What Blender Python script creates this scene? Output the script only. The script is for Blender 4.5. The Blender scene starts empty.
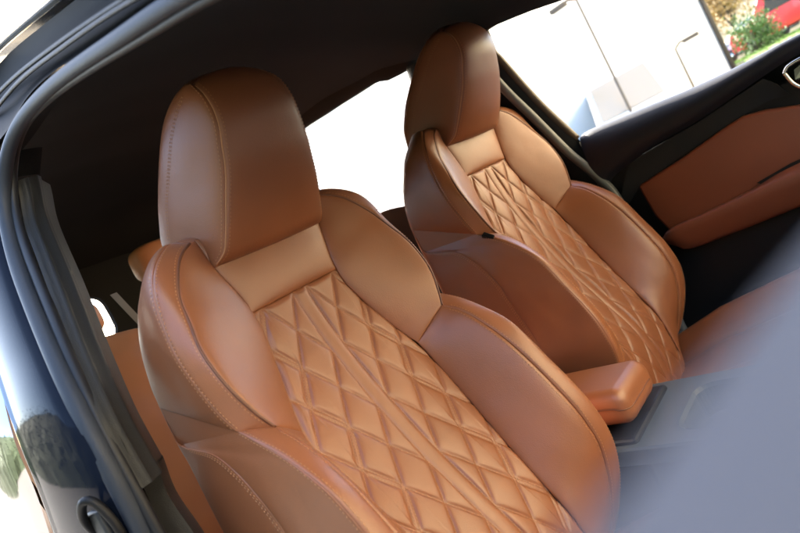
import bpy, bmesh, math, random
from mathutils import Vector, Matrix, noise
random.seed(7)
R = math.radians
scene = bpy.context.scene
C = bpy.data.collections.new('place'); scene.collection.children.link(C)

# ------------------------------------------------------------------ camera
cam = bpy.data.cameras.new('camera'); co = bpy.data.objects.new('camera', cam); C.objects.link(co)
cam.sensor_fit = 'HORIZONTAL'; cam.sensor_width = 36; cam.lens = 609.87/800*36
RX = Vector((0.66803607, 0.58491211, -0.46000615)); RY = Vector((0.30908632, 0.34422146, 0.88655357)); RZ = Vector((0.67689989, -0.73443137, 0.04916403))
CAM = Vector((0.82478, -0.98232, 0.87094))
m = Matrix((RX, RY, RZ)).transposed().to_4x4(); m.translation = CAM
co.matrix_world = m
cam.clip_start = 0.008; cam.clip_end = 2000
cam.dof.use_dof = True; cam.dof.focus_distance = 1.12; cam.dof.aperture_fstop = 5.2
scene.camera = co

# ------------------------------------------------------------------ world, sun, exposure
SUN_EL, SUN_AZ = R(32), R(148)      # azimuth from +X towards +Y: behind the car
w = bpy.data.worlds.new('World'); scene.world = w; w.use_nodes = True
nt = w.node_tree; bg = nt.nodes['Background']
sky = nt.nodes.new('ShaderNodeTexSky'); sky.sky_type = 'NISHITA'; sky.sun_disc = False
sky.sun_elevation = SUN_EL; sky.sun_rotation = R(90) - SUN_AZ
sky.air_density = 1.0; sky.dust_density = 2.0
nt.links.new(sky.outputs[0], bg.inputs[0]); bg.inputs[1].default_value = 0.15
sl = bpy.data.lights.new('sun', 'SUN'); so = bpy.data.objects.new('sun', sl); C.objects.link(so)
sl.energy = 5.0; sl.angle = R(0.6); sl.color = (1.0, 0.93, 0.82)
sd = Vector((math.cos(SUN_EL)*math.cos(SUN_AZ), math.cos(SUN_EL)*math.sin(SUN_AZ), math.sin(SUN_EL)))
so.rotation_euler = sd.to_track_quat('Z', 'Y').to_euler()
vs = scene.view_settings
vs.view_transform = 'Standard'; vs.look = 'None'; vs.gamma = 1; vs.use_curve_mapping = False
vs.exposure = 3.3
scene.cycles.max_bounces = 10; scene.cycles.diffuse_bounces = 6
scene.cycles.use_denoising = True

# ------------------------------------------------------------------ materials
def mat(name, col, rough=0.5, metal=0.0, bump=None, var=0.0, spec=0.5, coat=0.0, bscale=300.0, sheen=0.0, vscale=6.0):
    mt = bpy.data.materials.new(name); mt.use_nodes = True
    n = mt.node_tree; p = n.nodes['Principled BSDF']
    p.inputs['Base Color'].default_value = (*col, 1); p.inputs['Roughness'].default_value = rough
    p.inputs['Metallic'].default_value = metal; p.inputs['Specular IOR Level'].default_value = spec
    p.inputs['Coat Weight'].default_value = coat; p.inputs['Coat Roughness'].default_value = 0.03
    if sheen: p.inputs['Sheen Weight'].default_value = sheen
    tc = n.nodes.new('ShaderNodeTexCoord')
    if var:
        nz = n.nodes.new('ShaderNodeTexNoise'); nz.inputs['Scale'].default_value = vscale; nz.inputs['Detail'].default_value = 6
        n.links.new(tc.outputs['Object'], nz.inputs['Vector'])
        mr = n.nodes.new('ShaderNodeMapRange'); mr.inputs['To Min'].default_value = 1 - var; mr.inputs['To Max'].default_value = 1 + var
        n.links.new(nz.outputs[0], mr.inputs[0])
        mx = n.nodes.new('ShaderNodeVectorMath'); mx.operation = 'SCALE'; mx.inputs[0].default_value = col
        n.links.new(mr.outputs[0], mx.inputs['Scale']); n.links.new(mx.outputs[0], p.inputs['Base Color'])
    if bump:
        b = n.nodes.new('ShaderNodeBump'); b.inputs['Strength'].default_value = bump; b.inputs['Distance'].default_value = 0.001
        nz = n.nodes.new('ShaderNodeTexNoise'); nz.inputs['Scale'].default_value = bscale; nz.inputs['Detail'].default_value = 4
        n.links.new(tc.outputs['Object'], nz.inputs['Vector'])
        n.links.new(nz.outputs[0], b.inputs['Height']); n.links.new(b.outputs[0], p.inputs['Normal'])
    return mt

def leather(name, col, rough=0.42):
    mt = bpy.data.materials.new(name); mt.use_nodes = True
    n = mt.node_tree; p = n.nodes['Principled BSDF']
    p.inputs['Specular IOR Level'].default_value = 0.62
    tc = n.nodes.new('ShaderNodeTexCoord')
    nz = n.nodes.new('ShaderNodeTexNoise'); nz.inputs['Scale'].default_value = 9; nz.inputs['Detail'].default_value = 7
    n.links.new(tc.outputs['Object'], nz.inputs['Vector'])
    mr = n.nodes.new('ShaderNodeMapRange'); mr.inputs['To Min'].default_value = .86; mr.inputs['To Max'].default_value = 1.14
    n.links.new(nz.outputs[0], mr.inputs[0])
    mx = n.nodes.new('ShaderNodeVectorMath'); mx.operation = 'SCALE'; mx.inputs[0].default_value = col
    n.links.new(mr.outputs[0], mx.inputs['Scale']); n.links.new(mx.outputs[0], p.inputs['Base Color'])
    rr = n.nodes.new('ShaderNodeMapRange'); rr.inputs['To Min'].default_value = rough - .06; rr.inputs['To Max'].default_value = rough + .08
    n.links.new(nz.outputs[0], rr.inputs[0]); n.links.new(rr.outputs[0], p.inputs['Roughness'])
    vo = n.nodes.new('ShaderNodeTexVoronoi'); vo.inputs['Scale'].default_value = 700
    n.links.new(tc.outputs['Object'], vo.inputs['Vector'])
    n2 = n.nodes.new('ShaderNodeTexNoise'); n2.inputs['Scale'].default_value = 120; n2.inputs['Detail'].default_value = 3
    n.links.new(tc.outputs['Object'], n2.inputs['Vector'])
    ad = n.nodes.new('ShaderNodeMath'); ad.operation = 'ADD'
    n.links.new(vo.outputs['Distance'], ad.inputs[0]); n.links.new(n2.outputs[0], ad.inputs[1])
    b = n.nodes.new('ShaderNodeBump'); b.inputs['Strength'].default_value = .22; b.inputs['Distance'].default_value = .0006
    n.links.new(ad.outputs[0], b.inputs['Height']); n.links.new(b.outputs[0], p.inputs['Normal'])
    return mt

M = {}
M['leather'] = leather('tan_leather', (.250, .086, .034), .40)
M['stitch'] = mat('thread', (.43, .20, .09), .7)
M['seam'] = mat('seam_piping', (.13, .045, .02), .5)
M['black_plastic'] = mat('black_plastic', (.006, .006, .007), .5, spec=.25, bump=.4, bscale=900)
M['headliner'] = mat('black_headliner', (.016, .0155, .0145), 1.0, spec=.1, bump=.6, bscale=500, var=.15)
M['dark_pad'] = mat('dark_soft_plastic', (.010, .011, .018), .5, spec=.3, bump=.5, bscale=700)
M['grey_insert'] = mat('charcoal_insert', (.022, .023, .025), .75, spec=.12, bump=.5, bscale=800)
M['rubber'] = mat('seal_rubber', (.022, .028, .040), .55, spec=.3, bump=.3, bscale=400, var=.12)
M['trim'] = mat('pillar_trim_plastic', (.020, .022, .024), .5, spec=.35, bump=.5, bscale=700)
M['paint'] = mat('black_blue_paint', (.006, .009, .018), .07, spec=.035)
M['gloss_black'] = mat('gloss_black_trim', (.004, .004, .005), .08, coat=.6)
M['chrome'] = mat('chrome', (.75, .76, .78), .08, metal=1.0)
M['satin'] = mat('satin_metal', (.55, .53, .5), .25, metal=1.0)
M['console'] = mat('blue_grey_console', (.055, .070, .078), .4, bump=.2, bscale=600)
M['carpet'] = mat('black_carpet', (.008, .008, .009), .95, bump=1.0, bscale=600)
M['door_grey'] = mat('grey_door_pad', (.056, .060, .072), .8, spec=.08, bump=.3, bscale=300)
M['terra'] = leather('door_leather', (.17, .042, .016), .5)
M['belt'] = mat('belt_webbing', (.30, .29, .24), .7)
M['lip'] = mat('lip_rubber', (.012,.013,.016), .5, spec=.3)
M['channel'] = mat('black_channel', (.0015,.0016,.002), .5, spec=.04)
def glass_mat():
    mt = bpy.data.materials.new('window_glass'); mt.use_nodes = True
    n = mt.node_tree; n.nodes.clear()
    o = n.nodes.new('ShaderNodeOutputMaterial'); mx = n.nodes.new('ShaderNodeMixShader'); fr = n.nodes.new('ShaderNodeFresnel'); fr.inputs[0].default_value = 1.45
    t = n.nodes.new('ShaderNodeBsdfTransparent'); t.inputs[0].default_value = (.93, .95, .94, 1); g = n.nodes.new('ShaderNodeBsdfGlossy'); g.inputs['Roughness'].default_value = 0.01
    n.links.new(fr.outputs[0], mx.inputs[0]); n.links.new(t.outputs[0], mx.inputs[1]); n.links.new(g.outputs[0], mx.inputs[2]); n.links.new(mx.outputs[0], o.inputs[0])
    return mt
M['glass'] = glass_mat()

# ------------------------------------------------------------------ helpers
def link_mesh(name, verts, faces, m, parent=None, smooth=True):
    me = bpy.data.meshes.new(name); me.from_pydata([tuple(v) for v in verts], [], faces); me.update()
    o = bpy.data.objects.new(name, me); C.objects.link(o)
    if m: me.materials.append(m)
    if smooth: me.polygons.foreach_set('use_smooth', [True]*len(me.polygons))
    if parent: o.parent = parent
    return o
class MB:
    def __init__(s): s.v = []; s.f = []
    def add(s, v, f):
        k = len(s.v); s.v += [Vector(x) for x in v]; s.f += [tuple(i+k for i in q) for q in f]
    def build(s, name, m, parent=None, smooth=True, bevel=0, fixn=True):
        o = link_mesh(name, s.v, s.f, m, parent, smooth)
        if fixn or bevel:
            b = bmesh.new(); b.from_mesh(o.data)
            if bevel:
                bmesh.ops.bevel(b, geom=[e for e in b.edges if len(e.link_faces) == 2 and e.calc_face_angle(0) > .5], offset=bevel, segments=3, affect='EDGES', profile=.5)
            if fixn: bmesh.ops.recalc_face_normals(b, faces=b.faces)
            b.to_mesh(o.data); b.free()
            if smooth: o.data.polygons.foreach_set('use_smooth', [True]*len(o.data.polygons))
        return o
    def box(s, a, b):
        x0, y0, z0 = a; x1, y1, z1 = b
        s.add([(x0,y0,z0),(x1,y0,z0),(x1,y1,z0),(x0,y1,z0),(x0,y0,z1),(x1,y0,z1),(x1,y1,z1),(x0,y1,z1)],
              [(0,3,2,1),(4,5,6,7),(0,1,5,4),(1,2,6,5),(2,3,7,6),(3,0,4,7)])
    def grid(s, P, flip=False):
        n, mm = len(P), len(P[0]); v = [p for r in P for p in r]; f = []
        for i in range(n-1):
            for j in range(mm-1):
                q = (i*mm+j, i*mm+j+1, (i+1)*mm+j+1, (i+1)*mm+j)
                f.append(q[::-1] if flip else q)
        s.add(v, f)
    def tube(s, pts, r, n=10, cap=True):
        pts = [Vector(p) for p in pts]; ring = []; prev = None
        for i, p in enumerate(pts):
            t = (pts[min(i+1, len(pts)-1)] - pts[max(i-1, 0)]).normalized()
            if prev is None:
                a = t.orthogonal().normalized()
            else:
                a = (prev - t*prev.dot(t)).normalized()
            prev = a; b = t.cross(a); rr = r(i/(len(pts)-1)) if callable(r) else r
            ring.append([p + (a*math.cos(2*math.pi*k/n) + b*math.sin(2*math.pi*k/n))*rr for k in range(n)])
        v = [q for g in ring for q in g]; f = []
        for i in range(len(ring)-1):
            for k in range(n):
                f.append((i*n+k, i*n+(k+1) % n, (i+1)*n+(k+1) % n, (i+1)*n+k))
        if cap: f.append(tuple(range(n))[::-1]); f.append(tuple((len(ring)-1)*n+k for k in range(n)))
        s.add(v, f)
def tag(o, label=None, cat=None, group=None, kind=None):
    if label: o['label'] = label
    if cat: o['category'] = cat
    if group: o['group'] = group
    if kind: o['kind'] = kind
    return o
def thing(name, loc, label, cat, group=None):
    o = bpy.data.objects.new(name, None); C.objects.link(o); o.location = loc; o.empty_display_size = .1
    tag(o, label, cat, group); return o
class Curve:
    """Catmull-Rom through points, by arc length, t in 0..1"""
    def __init__(s, pts):
        P = [Vector(p) for p in pts]; d = []
        n = len(P)
        if n == 2: d = [P[0].lerp(P[1], i/40) for i in range(41)]
        else:
            for i in range(n-1):
                p1, p2 = P[i], P[i+1]; p0 = P[i-1] if i else p1*2-p2; p3 = P[i+2] if i+2 < n else p2*2-p1
                for k in range(16):
                    t = k/16
                    d.append(.5*((2*p1)+(p2-p0)*t+(2*p0-5*p1+4*p2-p3)*t*t+(3*p1-p0-3*p2+p3)*t**3))
            d.append(P[-1])
        s.d = d; s.L = [0]
        for i in range(1, len(d)): s.L.append(s.L[-1]+(d[i]-d[i-1]).length)
        s.len = s.L[-1]
    def __call__(s, t):
        x = max(0, min(1, t))*s.len; lo, hi = 0, len(s.L)-1
        while hi-lo > 1:
            mid = (lo+hi)//2
            if s.L[mid] <= x: lo = mid
            else: hi = mid
        q = (x-s.L[lo])/max(1e-9, s.L[hi]-s.L[lo]); return s.d[lo].lerp(s.d[hi], q)
    def sample(s, n): return [s(i/(n-1)) for i in range(n)]
    def sub(s, a, b, n=24): return Curve([s(a+(b-a)*i/(n-1)) for i in range(n)])

class Patch:
    """Leather panel sewn between a left and a right seam: ruled surface, padded along its normal."""
    def __init__(s, A, B, puff, hint, pu=.45, pv=.45, wr=.0012, seed=0, topb=None, botb=None, opentop=False):
        s.opentop = opentop; s.eps = .02
        s.A, s.B, s.h, s.hint, s.pu, s.pv, s.wr, s.seed = A, B, puff, Vector(hint), pu, pv, wr, seed
        s.topb, s.botb = topb, botb
    def base(s, u, v):
        p = s.A(v).lerp(s.B(v), u)
        if s.topb: p = p + Vector(s.topb)*(4*u*(1-u))*(1-v)**2
        if s.botb: p = p + Vector(s.botb)*(4*u*(1-u))*v**2
        return p
    def nrm(s, u, v):
        e = s.eps
        du = s.base(min(1, u+e), v)-s.base(max(0, u-e), v); dv = s.base(u, min(1, v+e))-s.base(u, max(0, v-e))
        n = du.cross(dv)
        if n.length < 1e-9: n = s.hint.copy()
        n.normalize()
        if n.dot(s.hint) < 0: n = -n
        return n
    def disp(s, u, v, p):
        f = max(0, 4*u*(1-u))**s.pu * ((lambda q: q*q*(3-2*q))(min(1, v/.3)) if s.opentop and v < .5 else max(0, 4*v*(1-v))**s.pv)
        d = s.h*f
        if s.wr:
            q = p*9+Vector((s.seed*3.1, 0, 0)); d += s.wr*noise.noise(q)*f + .45*s.wr*noise.noise(q*2.7)*f
        return d
    def __call__(s, u, v):
        p = s.base(u, v); return p + s.nrm(u, v)*s.disp(u, v, p)
    def mesh(s, mb, nu, nv):
        # samples bunch up near the seams
        us = [.5-.5*math.cos(math.pi*i/(nu-1)) for i in range(nu)]; vs_ = [.5-.5*math.cos(math.pi*i/(nv-1)) for i in range(nv)]
        P = [[s(u, v) for u in us] for v in vs_]
        a = (P[1][1]-P[0][0]); c = len(P)//2; cc = len(P[0])//2
        nn = (P[c][cc+1]-P[c][cc]).cross(P[c+1][cc]-P[c][cc])
        mb.grid(P, flip=nn.dot(s.hint) < 0)
def dashes(mb, pts, nrm, length=.0040, gap=.0017, r=.00075):
    """short rounded stitches along a polyline"""
    cv = Curve(pts) if not isinstance(pts, Curve) else pts
    n = max(1, int(cv.len/(length+gap)))
    for i in range(n):
        a = cv(i/n); b = cv((i+length/(length+gap))/n); t = (b-a)
        if t.length < 1e-6: continue
        nn = nrm((i+.35)/n) if callable(nrm) else Vector(nrm)
        sd_ = t.normalized().cross(nn)*r; up = nn*r; mid = (a+b)/2
        mb.add([a, mid+sd_+up*.5, mid+up*1.6, mid-sd_+up*.5, b, a.lerp(b, .2)+up*1.1, a.lerp(b, .8)+up*1.1],
               [(0,1,5),(5,1,2),(0,5,3),(5,2,3),(1,4,6),(1,6,2),(4,3,6),(6,3,2)])
def seam_line(mb, patch, along, off, a=.02, b=.98, n=60, lift=.0004, **k):
    """stitches at a constant distance (m) from one edge of a patch; along: 'A','B' (side seams), 'T','E' (top/end)"""
    pts = []; ns = []
    for i in range(n):
        t = a+(b-a)*i/(n-1)
        if along in 'AB':
            wd = max(.004, (patch.A(t)-patch.B(t)).length); q = min(.45, off/wd); u = q if along == 'A' else 1-q; v = t
        else:
            wd = max(.004, (patch.base(t, 0)-patch.base(t, 1)).length); q = min(.45, off/wd); v = q if along == 'T' else 1-q; u = t
        nn = patch.nrm(u, v); pts.append(patch(u, v)+nn*lift); ns.append(nn)
    cv = Curve(pts)
    dashes(mb, cv, lambda t: ns[min(n-1, int(t*n))], **k)

# ------------------------------------------------------------------ setting: ground
ground_m = mat('grey_paving', (.10, .095, .088), .9, var=.2, vscale=.4, bump=.5, bscale=20)
mb = MB(); mb.add([(-400,-400,-.25),(400,-400,-.25),(400,400,-.25),(-400,400,-.25)], [(0,1,2,3)])
tag(mb.build('ground', ground_m, smooth=False), kind='structure')

# ------------------------------------------------------------------ the front seat
PV = (.1, 0, .3)        # pivot used to set the seat
def V(x, a, z, s=1): return Vector((x, -s*a, z))
K_UP = [(.030,.119,1.0),(.030,.113,.950),(.034,.099,.895),(.037,.095,.866),(.041,.097,.831),(.053,.114,.771),(.068,.133,.717),(.082,.144,.686)]
K_LO = [(.082,.144,.686),(.088,.147,.662),(.108,.147,.610),(.131,.142,.560),(.155,.134,.513),(.180,.126,.465),(.205,.118,.42),(.235,.112,.36),(.248,.108,.31),(.256,.104,.26),(.258,.10,.20)]
PIPE = [(.040,.134,.996),(.048,.158,.984),(.057,.179,.965),(.068,.203,.929),(.082,.215,.892),(.095,.226,.856),(.106,.228,.821),(.115,.224,.786),(.119,.213,.751),(.122,.200,.723)]
QQ = [(.008,.142,1.010),(.030,.168,1.002),(.047,.200,.983),(.056,.222,.956),(.059,.235,.912),(.070,.245,.849),(.086,.242,.779),(.096,.235,.741)]
RR = [(-.02,.145,1.012),(-.012,.180,.991),(-.028,.205,.957),(-.032,.220,.930),(-.053,.229,.885),(-.064,.235,.841),(-.067,.238,.806)]
R2 = [(-.067,.238,.806),(-.0660,.240,.780),(-.0650,.241,.762)]
R3 = [(-.0650,.241,.762),(-.061,.243,.735),(-.057,.244,.714),(-.054,.247,.666),(-.050,.250,.614),(-.045,.250,.54),(-.030,.250,.44),(-.02,.245,.34),(-.012,.235,.25),(-.01,.225,.20)]
L5 = [(-.0635,.2415,.746),(-.020,.2435,.735),(.031,.2455,.721),(.066,.2470,.692),(.087,.2485,.661),(.103,.2495,.630),(.113,.2500,.588),(.126,.250,.52),(.14,.248,.43),(.15,.243,.34),(.15,.235,.25),(.148,.225,.20)]
SIN = [(.122,.200,.723),(.138,.203,.712),(.158,.203,.698),(.186,.202,.667),(.212,.202,.629),(.233,.202,.588),(.252,.202,.544),(.273,.202,.486),(.282,.202,.435),(.280,.200,.401),(.268,.197,.354),(.246,.192,.30),(.215,.186,.24),(.19,.18,.20)]
SOUT = [(.096,.235,.741),(.130,.237,.721),(.166,.236,.696),(.208,.236,.656),(.229,.235,.618),(.246,.235,.575),(.266,.235,.529),(.283,.235,.478),(.290,.235,.424),(.284,.232,.378),(.268,.227,.335),(.242,.220,.285),(.21,.212,.24),(.185,.205,.20)]
HS = [(.036,.114,.951),(.060,.104,.963),(.077,.099,.983),(.093,.095,1.005),(.107,.091,1.026),(.120,.086,1.047),(.132,.082,1.069),(.141,.079,1.091),(.150,.075,1.114),(.154,.073,1.137),(.151,.072,1.162),(.140,.070,1.181),(.128,.066,1.190)]
HR = [(-.080,.112,.985),(-.069,.111,1.028),(-.053,.108,1.054),(-.028,.104,1.086),(.021,.099,1.131),(.050,.093,1.158),(.075,.086,1.176),(.100,.076,1.188),(.122,.067,1.191)]

def quilt_h(a, s, wd):
    """padding height (m) of the quilted panel at lateral a, distance s down from its top"""
    a = a+.004
    sp = .0145; cw = .0325; ch = .0575
    x = abs(a)-sp
    edge = max(0, wd-abs(a))
    ef = min(1, edge/.009)**.6 * min(1, s/.008)**.6
    if x < 0:
        d = min(-x, sp); return (.0045*(1-math.exp(-d/.0045)))*ef
    u = x/cw; v = s/ch; g = math.hypot(1/cw, 1/ch)
    def dist(q):
        r = q/2-math.floor(q/2+.5); return abs(r*2)/g
    d1 = dist(u+v); d2 = dist(u-v); w1 = w2 = 1
    # the outer zigzag (second to third node) is sewn twice with a narrow flat welt between the rows
    if 2 <= u <= 3:
        if d1 < .0045: w1 = .35; d1 = min(.0045-d1, .0028)
        else: d1 -= .0045
        if d2 < .0045: w2 = .35; d2 = min(.0045-d2, .0028)
        else: d2 -= .0045
    f = lambda d: .5*math.sin(math.pi/2*min(1, max(0, d)/.028))**.5 + .5*(1-math.exp(-max(0, d)/.0022))
    return .0058*f(d1)*f(d2)*min(w1, w2)**.5*(1-math.exp(-(x+.0004)/.0022))*ef

def quilt_lines(wfun, smax):
    """stitch polylines in (a, s)"""
    sp = .0145; cw = .0325; ch = .0575; out = []
    for sg in (-1, 1):
        for off in ((0,)):
            out.append([(sg*sp-.004, .006+(smax-.006)*i/60) for i in range(61)])
        for k in range(-6, 24, 2):
            for dr in (1, -1):
                pts = {0: [], 1: []}; single = []
                for i in range(0, 141):
                    u = i/140*4.6; v = k+dr*u
                    s = v*ch; a = sg*(sp+u*cw)-.004
                    if s < .006 or s > smax or abs(a) > wfun(s)-.005: 
                        if len(single) > 3: out.append(single)
                        single = []; continue
                    if 2 < u < 3:
                        pts[0].append((a, s-.0048*1.13)); pts[1].append((a, s+.0048*1.13))
                        if len(single) > 3: out.append(single)
                        single = []
                    else: single.append((a, s))
                if len(single) > 3: out.append(single)
                for q in pts.values():
                    q = [z for z in q if z[1] > .006]
                    if len(q) > 3: out.append(q)
    return out

def make_seat():
    root = thing('front_seat', (.1, -.37, -.02), 'quilted tan leather front seat nearest the open door', 'car seat', 'front seats')
    base = Vector((.1, 0, -.02))
    def part(mb, name, m, parent=root, **k):
        mb.v = [p-base for p in mb.v]
        return mb.build(name, m, parent, fixn=False, **k)
    def cur(L, s=1): return Curve([V(*p, s) for p in L])
    L = M['leather']
    # headrest: front, sides, back and underside in one sewn cover
    h = MB(); rows = []
    A, B = cur(HS, 1), cur(HS, -1); RA, RB = cur(HR, 1), cur(HR, -1)
    front = Patch(A, B, .017, (1,0,-.3), .5, .42, seed=1, botb=(0,0,.012)); front.mesh(h, 40, 60)
    back = Patch(RA, RB, .03, (-1,0,.5), .5, .5, seed=2, botb=(0,0,.012)); back.mesh(h, 24, 40)
    for s, a, r in ((1, A, RA), (-1, B, RB)):
        sp_ = Patch(a, r, .013, (0,-s,0), .42, .35, seed=3+s); sp_.mesh(h, 36, 60)
        t = MB(); seam_line(t, sp_, 'A', .0035, .04, .97, 90); rows.append(t)
        for o_ in (0, .0045):
            pts = []; ns = []
            for i in range(80):
                v = .02+.88*i/79; wd = (a(v)-r(v)).length; u = min(.9, max(.5, 1-(.030+o_)/max(wd, .03)))
                nn = sp_.nrm(u, v); pts.append(sp_(u, v)+nn*.0004); ns.append(nn)
            t = MB(); dashes(t, Curve(pts), lambda t, ns=ns: ns[min(79, int(t*80))], r=.0006); rows.append(t)
    for e_ in 'AB':
        t = MB(); seam_line(t, front, e_, .004, .03, .95, 90); rows.append(t)
    und = Patch(Curve([A(0), RA(0)]), Curve([B(0), RB(0)]), .004, (0,0,-1), seed=9); und.mesh(h, 16, 16)
    ho = part(h, 'headrest', L)
    for t in rows: part(t, 'stitching', M['stitch'], ho)
    for c_ in (A, B):
        pm = MB(); pm.tube(c_.sub(.02, .96, 60).sample(80), .0014, 6); part(pm, 'seam_welt', M['stitch'], ho)
    # neck panel
    KU = [cur(K_UP, 1), cur(K_UP, -1)]
    def at_z(cv, z):
        lo, hi = 0., 1.
        for _ in range(40):
            mid = (lo+hi)/2
            if cv(mid).z > z: lo = mid
            else: hi = mid
        return lo
    tb = at_z(KU[0], .866)
    ka = [c_.sub(0, tb) for c_ in KU]
    nb = MB(); npan = Patch(ka[0], ka[1], .012, (1,0,.2), .35, .45, seed=11); npan.mesh(nb, 40, 30)
    part(nb, 'neck_panel', L)
    # quilted centre panel
    full = []
    for i in (0, 1):
        q_ = Curve([KU[i](tb)]+[V(*q, (1,-1)[i]) for q in K_UP[4:7]+K_LO[1:]]).sample(120)
        for _ in range(40): q_ = [q_[0]]+[(q_[k-1]+q_[k]*2+q_[k+1])/4 for k in range(1, 119)]+[q_[-1]]
        full.append(Curve(q_[::3]+[q_[-1]]))
    qb = MB(); NU, NV = 190, 330; LQ = full[0].len
    qp = Patch(full[0], full[1], 0, (1,0,.3), wr=0); qp.eps = .07
    # straight distance down the middle
    def qs(u, v):
        p = qp.base(u, v); a = -p.y; wd = (full[0](v)-full[1](v)).length/2
        s = v*LQ
        nn = qp.nrm(.5, v)
        return p + nn*(quilt_h(a, s, wd) - .002 + .0008*noise.noise(p*14))
    qb.grid([[qs(i/(NU-1), j/(NV-1)) for i in range(NU)] for j in range(NV)])
    nn = (qb.v[NU*50+51]-qb.v[NU*50+50]).cross(qb.v[NU*51+50]-qb.v[NU*50+50])
    if nn.x < 0: qb.f = [f[::-1] for f in qb.f]
    qo = part(qb, 'quilted_panel', L)
    stq = MB()
    wf = lambda s: (full[0](s/LQ)-full[1](s/LQ)).length/2
    for ln in quilt_lines(wf, .56):
        pts = []
        for a, s in ln:
            v = s/LQ; wd = wf(s); u = (wd+(-a)*-1*-1)/(2*wd) if False else .5-a/(2*wd)*1
            pts.append(qs(max(0, min(1, u)), v)+qp.nrm(.5, v)*.0006)
        if len(pts) > 3: dashes(stq, Curve(pts), qp.nrm(.5, .5), length=.003, gap=.0018, r=.00045)
    part(stq, 'stitching', M['stitch'], qo)
    for s in (1, -1):
        K1, K2, P, Q, RRc, r2, r3, l5, si, sq = (cur(x, s) for x in (K_UP, K_LO, PIPE, QQ, RR, R2, R3, L5, SIN, SOUT))
        out = (0, -s, 0)
        # upper bolster inset
        b = MB(); U = Patch(K1, P, .009, (1, .4*s, .1), .38, .40, seed=21+s, wr=.0016); U.mesh(b, 40, 60); uo = part(b, 'upper_bolster', L)
        t = MB(); t.tube(Curve([p+Vector((.001, -s*.001, 0)) for p in P.sample(60)]).sample(90), .0021, 8); part(t, 'piping', M['seam'], uo)
        # band round the bolster
        b = MB(); W = Patch(P, Q, .005, (.6, -s*.8, .2), .40, .30, seed=31+s, wr=.0008); W.mesh(b, 20, 60); wo = part(b, 'bolster_band', L)
        for a_ in (('A', .006, .04, .97, 90), ('B', .0035, .04, .99, 90)):
            t = MB(); seam_line(t, W, *a_); part(t, 'stitching', M['stitch'], wo)
        # lower bolster: inner face and crest band
        b = MB(); I_ = Patch(K2, si, .010, (.8, .6*s, .3), .36, .30, seed=41+s, wr=.0022); I_.mesh(b, 40, 60)
        J = Patch(si, sq, .007, (1, -s*.2, .4), .42, .25, seed=51+s, wr=.001); J.mesh(b, 20, 60); lo = part(b, 'lower_bolster', L)
        for pt_, a_ in ((I_, ('B', .004, .03, .99, 110)), (J, ('A', .004, .03, .99, 110)), (J, ('B', .004, .01, .99, 110))):
            t = MB(); seam_line(t, pt_, *a_); part(t, 'stitching', M['stitch'], lo)
        # side panels
        b = MB(); S1 = Patch(Q, RRc, .006, out, .36, .30, seed=61+s, wr=.0030); S1.mesh(b, 36, 50)
        S2 = Patch(sq, l5, .0040, out, .34, .26, seed=71+s, wr=.0050, opentop=True); S2.mesh(b, 40, 70)
        gl = Curve([V(*R2[0], s), V(*SOUT[0], s)]); low = Curve([S2(1-k/40, 0) for k in range(41)])
        S4 = Patch(gl, low, 0, out, .3, .3, seed=75+s, wr=0); S4.mesh(b, 16, 40)
        S3 = Patch(l5, r3, .0045, out, .36, .30, seed=81+s, wr=.003); S3.mesh(b, 30, 60); so_ = part(b, 'side_panel', L)
        for pt_, a_ in ((S1, ('A', .0035, .04, .99, 90)), (S2, ('A', .0035, .01, .99, 110)), (S3, ('A', .0035, .04, .99, 110)), (S3, ('A', .0075, .06, .99, 110))):
            t = MB(); seam_line(t, pt_, *a_); part(t, 'stitching', M['stitch'], so_)
    # back shell
    b = MB(); ra = Curve([V(*q, 1) for q in RR+R2[1:]+R3[1:]]); rb = Curve([V(*q, -1) for q in RR+R2[1:]+R3[1:]])
    Patch(ra, rb, .05, (-1,0,.2), .5, .4, seed=91).mesh(b, 24, 40)
    ct = MB()
    for q0, q1 in ((QQ[0], RR[0]),):
        Patch(Curve([V(*q0, 1), V(*q0, -1)]), Curve([V(*q1, 1), V(*q1, -1)]), .004, (0,0,1), seed=92).mesh(b, 10, 20)
    Patch(Curve([V(*K_UP[0], 1), V(*K_UP[0], -1)]), Curve([V(*QQ[0], 1), V(*QQ[0], -1)]), .003, (0,0,1), seed=93).mesh(b, 10, 20)
    for s in (1, -1):
        Patch(Curve([V(*K_UP[0], s), V(*QQ[0], s)]), Curve([V(*PIPE[0], s), V(*QQ[0], s)]), .002, (0,0,1), seed=94).mesh(b, 10, 10)
        b.add([V(*QQ[0], s), V(*QQ[1], s), V(*RR[1], s), V(*RR[0], s)], [(0,1,2,3) if s > 0 else (3,2,1,0)])
    part(b, 'back_shell', M['leather'])
    # cushion
    b = MB(); NX, NY = 50, 60; P = []
    for i in range(NX):
        x = .10+.56*i/(NX-1); row = []
        z0 = (.175+.42*(x-.19) if x < .35 else .242+.27*(x-.35)) - (max(0, x-.60)/.06)**2*.05; z0 = max(z0, .165)
        for j in range(NY):
            y = -.262+.524*j/(NY-1); ay = abs(y)
            bol = .058*math.exp(-((ay-.215)/.042)**2); fall = max(0, (ay-.235)/.027)**2*.09
            seam = -.010*math.exp(-((ay-.145)/.006)**2)
            row.append(Vector((x, y, z0+bol-fall+seam)))
        P.append(row)
    P = [[Vector((.10, p.y, .12)) for p in P[0]]]+P+[[Vector((.665, p.y, .12)) for p in P[-1]]]
    for r_ in P:
        r_.insert(0, Vector((r_[0].x, -.262, .12))); r_.append(Vector((r_[-1].x, .262, .12)))
    b.grid(P); co_ = part(b, 'seat_cushion', L)
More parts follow.
